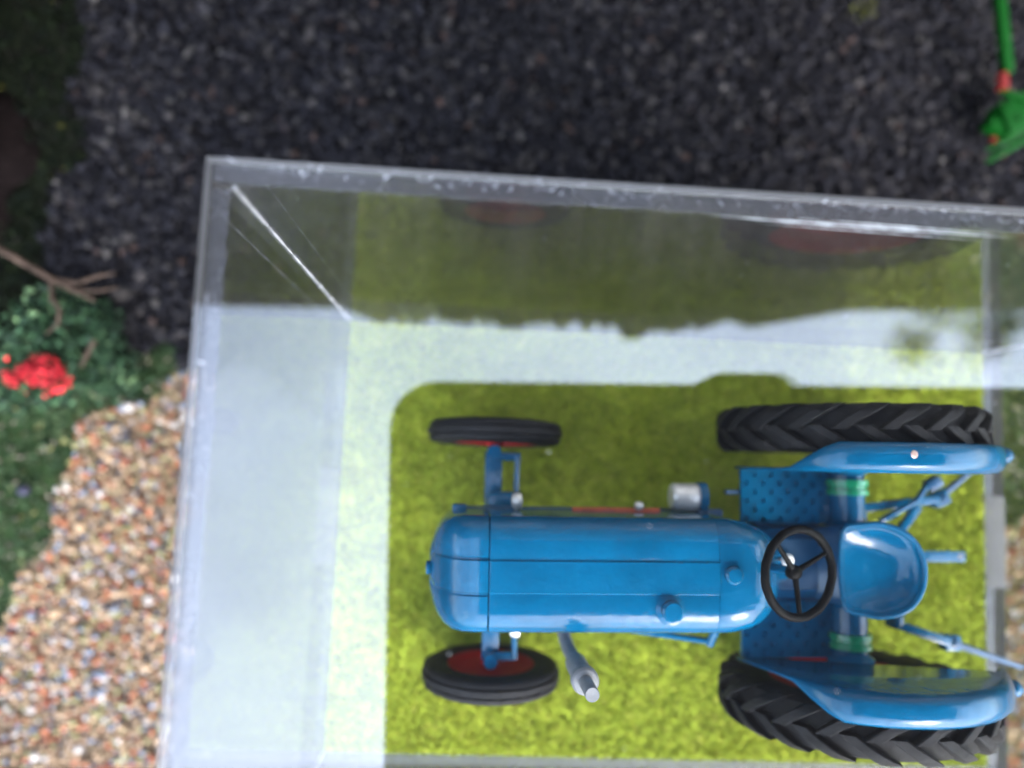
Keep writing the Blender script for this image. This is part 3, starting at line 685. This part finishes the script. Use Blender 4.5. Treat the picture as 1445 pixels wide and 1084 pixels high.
# drawbar and three-point linkage
bm = bmesh.new(); rings = []
box(bm, (1.02, .0, .95), (1.55, .14, .07), .025); db = tp('drawbar', bm, 'blue')
bm = bmesh.new(); lathe(bm, [(.035, .975), (.035, .992), (.02, .992)], 12, 'Z', (1.72, 0, 0)); tp('pin', bm, 'steel', parent=db)
for s in (1, -1):
    if s > 0: A, B, C = (.25, .60, 1.25), (1.36, .74, 1.12), (1.90, 1.12, 1.06)
    else: A, B, C = (.70, -.78, 1.22), (1.46, -1.02, 1.10), (2.48, -1.36, .98)
    A, B, C = Vector(A), Vector(B), Vector(C)
    bm = bmesh.new(); d = (B - A); a = math.atan2(d.y, d.x)
    box(bm, (A + B) / 2, (d.length + .12, .11, .12), .03, Matrix.Rotation(a, 3, 'Z')); la = tp('lift_arm', bm, 'blue')
    bm = bmesh.new(); box(bm, B, (.22, .20, .2), .05, Matrix.Rotation(a + .3, 3, 'Z')); tp('clevis', bm, 'blue', parent=la)
    bm = bmesh.new(); lathe(bm, [(0, -.11), (.055, -.11), (.06, 0), (.05, .11), (0, .115)], 12, 'Z', B + Vector((.02, 0, .03))); tp('bolt', bm, 'blue_dull', parent=la)
    bm = bmesh.new(); tube(bm, [B - Vector((.1, .05 * s, 0)), B, C], [.04, .05, .035], 8); tp('link_rod', bm, 'blue_dull', parent=la)
    bm = bmesh.new(); lathe(bm, [(0, -.06), (.10, -.055), (.12, 0), (.10, .055), (0, .06)], 14, 'X', A + Vector((-.0, -.06 * s, .02))); tp('pivot', bm, 'blue', parent=la)
    if s > 0:
        bm = bmesh.new(); tube(bm, [(.5, .45, 1.3), (.95, .72, 1.35), (1.15, .95, 1.3)], .04, 8); tp('stay', bm, 'blue', parent=la)
        bm = bmesh.new(); box(bm, (.92, .48, 1.2), (.42, .1, .1), .02, Matrix.Rotation(.9, 3, 'Z')); tp('stay', bm, 'blue', parent=la)
        bm = bmesh.new(); box(bm, (1.2, .93, 1.28), (.2, .15, .16), .04, Matrix.Rotation(.5, 3, 'Z')); tp('clevis', bm, 'blue_dull', parent=la)

# ------------------------------------------------------------------ things around the case
# flowering shrub
sh = thing('flowering_shrub', 'small green shrub with a bright red flower cluster beside the gravel path', 'shrub', G(-8.2, -.75)); sh.scale = (GS,) * 3
n = 3800; u = rng.normal(size=(n, 3)); u /= np.linalg.norm(u, axis=1)[:, None]
lob = np.array([(-.3, .25, .65), (.35, .2, .55), (.0, -.2, .6), (-.5, -.35, .45), (.55, -.15, .4), (.2, .5, .4), (-.2, .6, .5)])[rng.integers(0, 7, n)]
p3 = lob + u * rng.uniform(.12, .5, (n, 1)) * np.array([1, .9, .8])
c = pick([(44, (.009, .026, .012)), (30, (.018, .048, .020)), (18, (.034, .082, .034)), (7, (.07, .12, .05))], n)
scatter('foliage', 'leaf', LEAF_V, LEAF_F, p3, rng.uniform(.05, .13, n), c, sh)
n = 620; ang = rng.uniform(0, 2 * np.pi, n); rr = np.sqrt(rng.uniform(0, 1, n))
arms = rng.integers(0, 6, n); fa_ = arms * 1.047 + .3 + rng.normal(size=n) * .28; fl = rr * (.32 + .12 * np.sin(arms * 2.7))
p3 = np.stack([-.04 + fl * 1.05 * np.cos(fa_), -.24 + fl * .66 * np.sin(fa_), 1.08 + rng.normal(size=n) * .04 - rr * .12], 1)
scatter('flower_cluster', 'leaf', LEAF_V, LEAF_F, p3, rng.uniform(.04, .09, n), pick([(3, (.34, .008, .016)), (2, (.48, .022, .03)), (2, (.17, .004, .008))], n), sh)
for k in range(5):
    bm = bmesh.new(); a = k * 1.3; tube(bm, [(0, 0, 0), (.15 * math.cos(a), .15 * math.sin(a), .35), (.4 * math.cos(a), .4 * math.sin(a), .75)], [.05, .035, .015], 6); finish('stem', bm, 'bark', sh, 60)
# dry twig lying over the shrub
tw = thing('dry_twig', 'dry forked brown twig resting across the top of the shrub', 'twig', G(-8.0, .1, .9)); tw.scale = (GS,) * 3
def twp(pts, rad, name, parent):
    bm = bmesh.new(); tube(bm, [Vector(p) - Vector((-8.0, .1, .3)) for p in pts], rad, 7); return finish(name, bm, 'bark', parent, 60)
st = twp([(-9.6, .95, 1.0), (-8.9, .62, 1.0), (-8.45, .40, .98), (-8.0, .16, .9), (-7.72, .03, .85), (-7.50, -.07, .82)], [.06, .055, .048, .042, .036, .02], 'branch', tw)
twp([(-8.0, .16, .88), (-7.7, .14, .86), (-7.45, .24, .88), (-7.24, .28, .9)], [.034, .030, .026, .014], 'shoot', tw)
twp([(-7.8, .06, .84), (-7.5, .05, .84), (-7.22, .10, .88)], [.03, .024, .012], 'shoot', tw)
twp([(-8.0, .12, .9), (-7.95, -.10, .95), (-7.84, -.22, .95), (-7.86, -.40, .93), (-8.0, -.52, .9)], [.034, .032, .028, .022, .014], 'shoot', tw)
twp([(-7.52, -.55, .7), (-7.58, -.72, .72), (-7.66, -.88, .68)], [.03, .035, .02], 'shoot', tw)
# model tree at the corner: thick trunk in view, unseen crown added above to shade the corner
mt = thing('model_tree', 'thick dark brown trunk rooted in the moss, with an added shading crown', 'tree', G(-10.9, 1.95)); mt.scale = (GS,) * 3
bm = bmesh.new(); rings = []
for z, r_ in ((0, 1.75), (.25, 1.45), (.7, 1.25), (2, 1.1), (5, .95), (8, .7), (10, .35)):
    rings.append([(r_ * (1 + .08 * math.sin(5 * q + z * .2) + .05 * math.sin(11 * q + 1)) * math.cos(q), r_ * (1 + .08 * math.sin(5 * q + z * .2) + .05 * math.sin(11 * q + 1)) * math.sin(q), z) for q in [2 * math.pi * k / 44 for k in range(44)]])
ring_loft(bm, rings); finish('trunk', bm, 'wood_dark', mt, 40)
n = 5200; u = rng.normal(size=(n, 3)); u /= np.linalg.norm(u, axis=1)[:, None]
lob = np.array([(0, 0, 9), (-2.2, .5, 8), (.8, 2.6, 8), (-1.2, 3.6, 8), (.2, 5.0, 8), (-2, -2, 8), (1.9, 3.8, 10), (1.6, 1.2, 10.5), (2.6, 5.6, 10.5), (-.5, 6.8, 8)])[rng.integers(0, 10, n)]
scatter('crown', 'leaf', LEAF_V, LEAF_F, lob + u * rng.uniform(.3, 1.75, (n, 1)) * np.array([1, 1, .8]), rng.uniform(.3, .6, n), pick([(40, (.02, .05, .015)), (30, (.035, .08, .025)), (20, (.05, .11, .035))], n), mt)
# pale pebble and dark stone
def pebble(name, loc, r_, c_, label):
    o = scatter(name, 'stone', ICO_V, ICO_F, np.array([[0, 0, 0.]]), np.array([[r_ * 1.2, r_, r_ * .8]]), np.array([c_]), jitter=.1); o.location = Vector(loc) * S
    md = o.modifiers.new('s', 'SUBSURF'); md.levels = md.render_levels = 2; tag(o, label, 'stone')
pebble('stone', G(-8.75, -2.5, .14), .14, (.03, .03, .045), 'single dark round stone lying in the green turf')
# green toy implement in the top corner
ti = thing('toy_implement', 'bright green toy farm implement with red fitting on the dark gravel', 'toy implement', G(4.84, 3.62)); ti.scale = (GS * .85, GS, GS * .85)
def tip(name, f, mat):
    bm = bmesh.new(); f(bm); return finish(name, bm, mat, ti, 35)
ar = tip('arm', lambda bm: box(bm, (-.30, 1.55, .85), (.17, 2.3, .16), .03, Matrix.Rotation(R(6), 3, 'Z')), 'toygreen')
tip('red_fitting', lambda bm: lathe(bm, [(0, -.12), (.09, -.12), (.1, 0), (.09, .12), (0, .12)], 14, 'Y', (-.27, .28, .85)), 'toyred')
bd = tip('body', lambda bm: (box(bm, (.1, -.10, .6), (.62, .5, .4), .05, Matrix.Rotation(R(25), 3, 'Z')), box(bm, (-.2, -.28, .55), (.34, .16, .3), .04, Matrix.Rotation(R(-20), 3, 'Z'))), 'toygreen')
tip('tine', lambda bm: tube(bm, [(-.18, -.72, .3), (.2, -.50, .45), (.6, -.3, .5)], [.035, .06, .06], 8), 'toygreen')
tip('tine', lambda bm: tube(bm, [(-.1, -.42, .45), (.3, -.30, .6), (.7, -.1, .6)], [.035, .05, .05], 8), 'toygreen')
tip('red_fitting', lambda bm: box(bm, (-.12, -.40, .42), (.12, .1, .1), .02), 'toyred')
tip('cross_bar', lambda bm: box(bm, (-.05, .12, .82), (.5, .07, .08), .02, Matrix.Rotation(R(-12), 3, 'Z')), 'toygreen')
for bx_, by_ in ((-.12, -.05), (.14, .02), (.05, -.24), (.3, -.1)):
    tip('bolt', lambda bm: lathe(bm, [(.045, .76), (.045, .84), (0, .845)], 6, 'Z', (bx_, by_, 0)), 'toygreen')
tip('tine', lambda bm: tube(bm, [(-.22, -.56, .36), (.1, -.42, .5), (.5, -.2, .56)], [.03, .045, .045], 8), 'toygreen')
tip('leg', lambda bm: tube(bm, [(.1, -.1, .5), (.1, -.1, .0)], .08, 8), 'toygreen')
tip('leg', lambda bm: tube(bm, [(-.36, 2.4, .8), (-.36, 2.4, .0)], .07, 8), 'toygreen')
n = 60; p3 = rng.normal(size=(n, 3)) * np.array([.10, .10, .06]) + np.array([0, 0, .2])
o = scatter('yellow_tuft', 'leaf', LEAF_V, LEAF_F, p3, rng.uniform(.04, .09, n), pick([(1, (.05, .05, .004)), (1, (.05, .055, .006))], n)); o.location = Vector(G(2.85, 5.15)) * S; o.scale = (GS,) * 3
tag(o, 'small yellow-green plant tuft growing out of the dark gravel', 'plant')

# ------------------------------------------------------------------ what the lid mirrors: the phone that takes the picture, a ragged dark shape, a leafy branch
ph = bpy.data.objects.new('phone', None); col.objects.link(ph); ph.matrix_world = camo.matrix_world.copy(); ph.empty_display_size = .01
tag(ph, 'dark phone held flat above the case and mirrored in its lid', 'phone')
bm = bmesh.new()
x0, x1, y0, y1, rc, z0, z1 = -1.0, 13.6, -6.2, .95, .62, .06, .9
ol = []
for (cx_, cy_, a0) in ((x1 - rc, y1 - rc, 0), (x0 + rc, y1 - rc, 90), (x0 + rc, y0 + rc, 180), (x1 - rc, y0 + rc, 270)):
    for k in range(9): a = R(a0 + 90 * k / 8); ol.append((cx_ + rc * math.cos(a), cy_ + rc * math.sin(a)))
ring_loft(bm, [[(x, y, z0) for x, y in ol], [(x, y, z1) for x, y in ol]])
body = finish('body', bm, 'phone', ph, 30)
bm = bmesh.new(); ring_loft(bm, [[(3.3, .90, z), (3.42, 1.07, z), (3.58, 1.13, z), (4.45, 1.13, z), (4.6, 1.07, z), (4.74, .90, z)] for z in (.10, .6)]); finish('side_button', bm, 'phone', body, 40)
# ragged mirrored shape, its slope to the ground added to block light
bm = bmesh.new(); ctrl = [(-26, 1.3), (-9.85, 1.16), (-8.5, 1.15), (-5.7, 1.25), (-5.07, 1.06), (-4.76, .96), (-3.55, 1.06), (-2.31, 1.02), (-.77, 1.10), (.18, 1.03), (.65, .9), (1.28, 1.06), (2.38, 1.24), (2.86, 1.45), (3.34, 1.29), (4.46, 1.54), (5.6, 1.81), (9.65, 2.03), (26, 2.4)]
cxs = np.array([c_[0] for c_ in ctrl]); cys = np.array([c_[1] for c_ in ctrl])
xs = np.concatenate([np.arange(-26, -6, .8), np.arange(-6, 3.4, .09), np.arange(3.4, 26.1, .5)]); rows = []
for x in xs:
    jag = (random.random() ** 2.2 * .24 - .05) if -5 < x < 2.2 else 0
    y = float(np.interp(x, cxs, cys)) + jag
    rows.append([(x, y, 17.0), (x, y + .5, 17.0 - .1), (x, y + 2, 15.9), (x, y + 3.7, 13), (x, y + 5.2, 9), (x, y + 6.2, 4), (x, y + 7.6, GZ - .1)])
ring_loft(bm, rows, False, False); cn = finish('shade_screen', bm, 'shade_screen', None, 180); solidify(cn, .12); cn.modifiers['solid'].offset = 1
bm = bmesh.new(); rows = []  # unseen flap added to keep light off the upper left corner
for k in range(25):
    y = -.6 + 11 * k / 24; rows.append([(-15.5 + .3 * math.sin(k * 1.3), y, z) for z in (GZ - .1, 5, 10, 13.5)] + [(-14.2, y, 15.8), (-11.6, max(y, 1.45), 16.6)])
ring_loft(bm, rows, False, False); solidify(finish('side_shade_flap', bm, 'shade_flap', cn, 180), .12)
tag(cn, 'ragged dark shape mirrored along the back of the lid, built as an added shading screen', 'shade_screen')
# leafy branch high above
br = thing('leafy_branch', 'leafy green tree branch overhead mirrored in the lid beyond the phone', 'branch', (36, 10, 60))
n = 900; cl = np.array([(-3.3, -1.6, 0), (3.2, -.6, 0), (5.5, 1.2, 1), (-.5, 1.6, 1), (2.8, 1.6, 0)])[rng.choice(5, n, p=[.25, .3, .2, .12, .13])]
p3 = cl + rng.normal(size=(n, 3)) * np.array([1.0, .8, .8])
scatter('foliage', 'leaf', LEAF_V, LEAF_F, p3, rng.uniform(.3, .8, n), pick([(1, (.05, .09, .03)), (1, (.08, .12, .04))], n), br)
bm = bmesh.new(); tube(bm, [(-3.4, -1.6, 0), (0, .4, .5), (3, -.2, .4), (14, 3, 2), (40, 6, 4)], [.08, .15, .2, .5, .9], 7); finish('bough', bm, 'bark', br, 60)
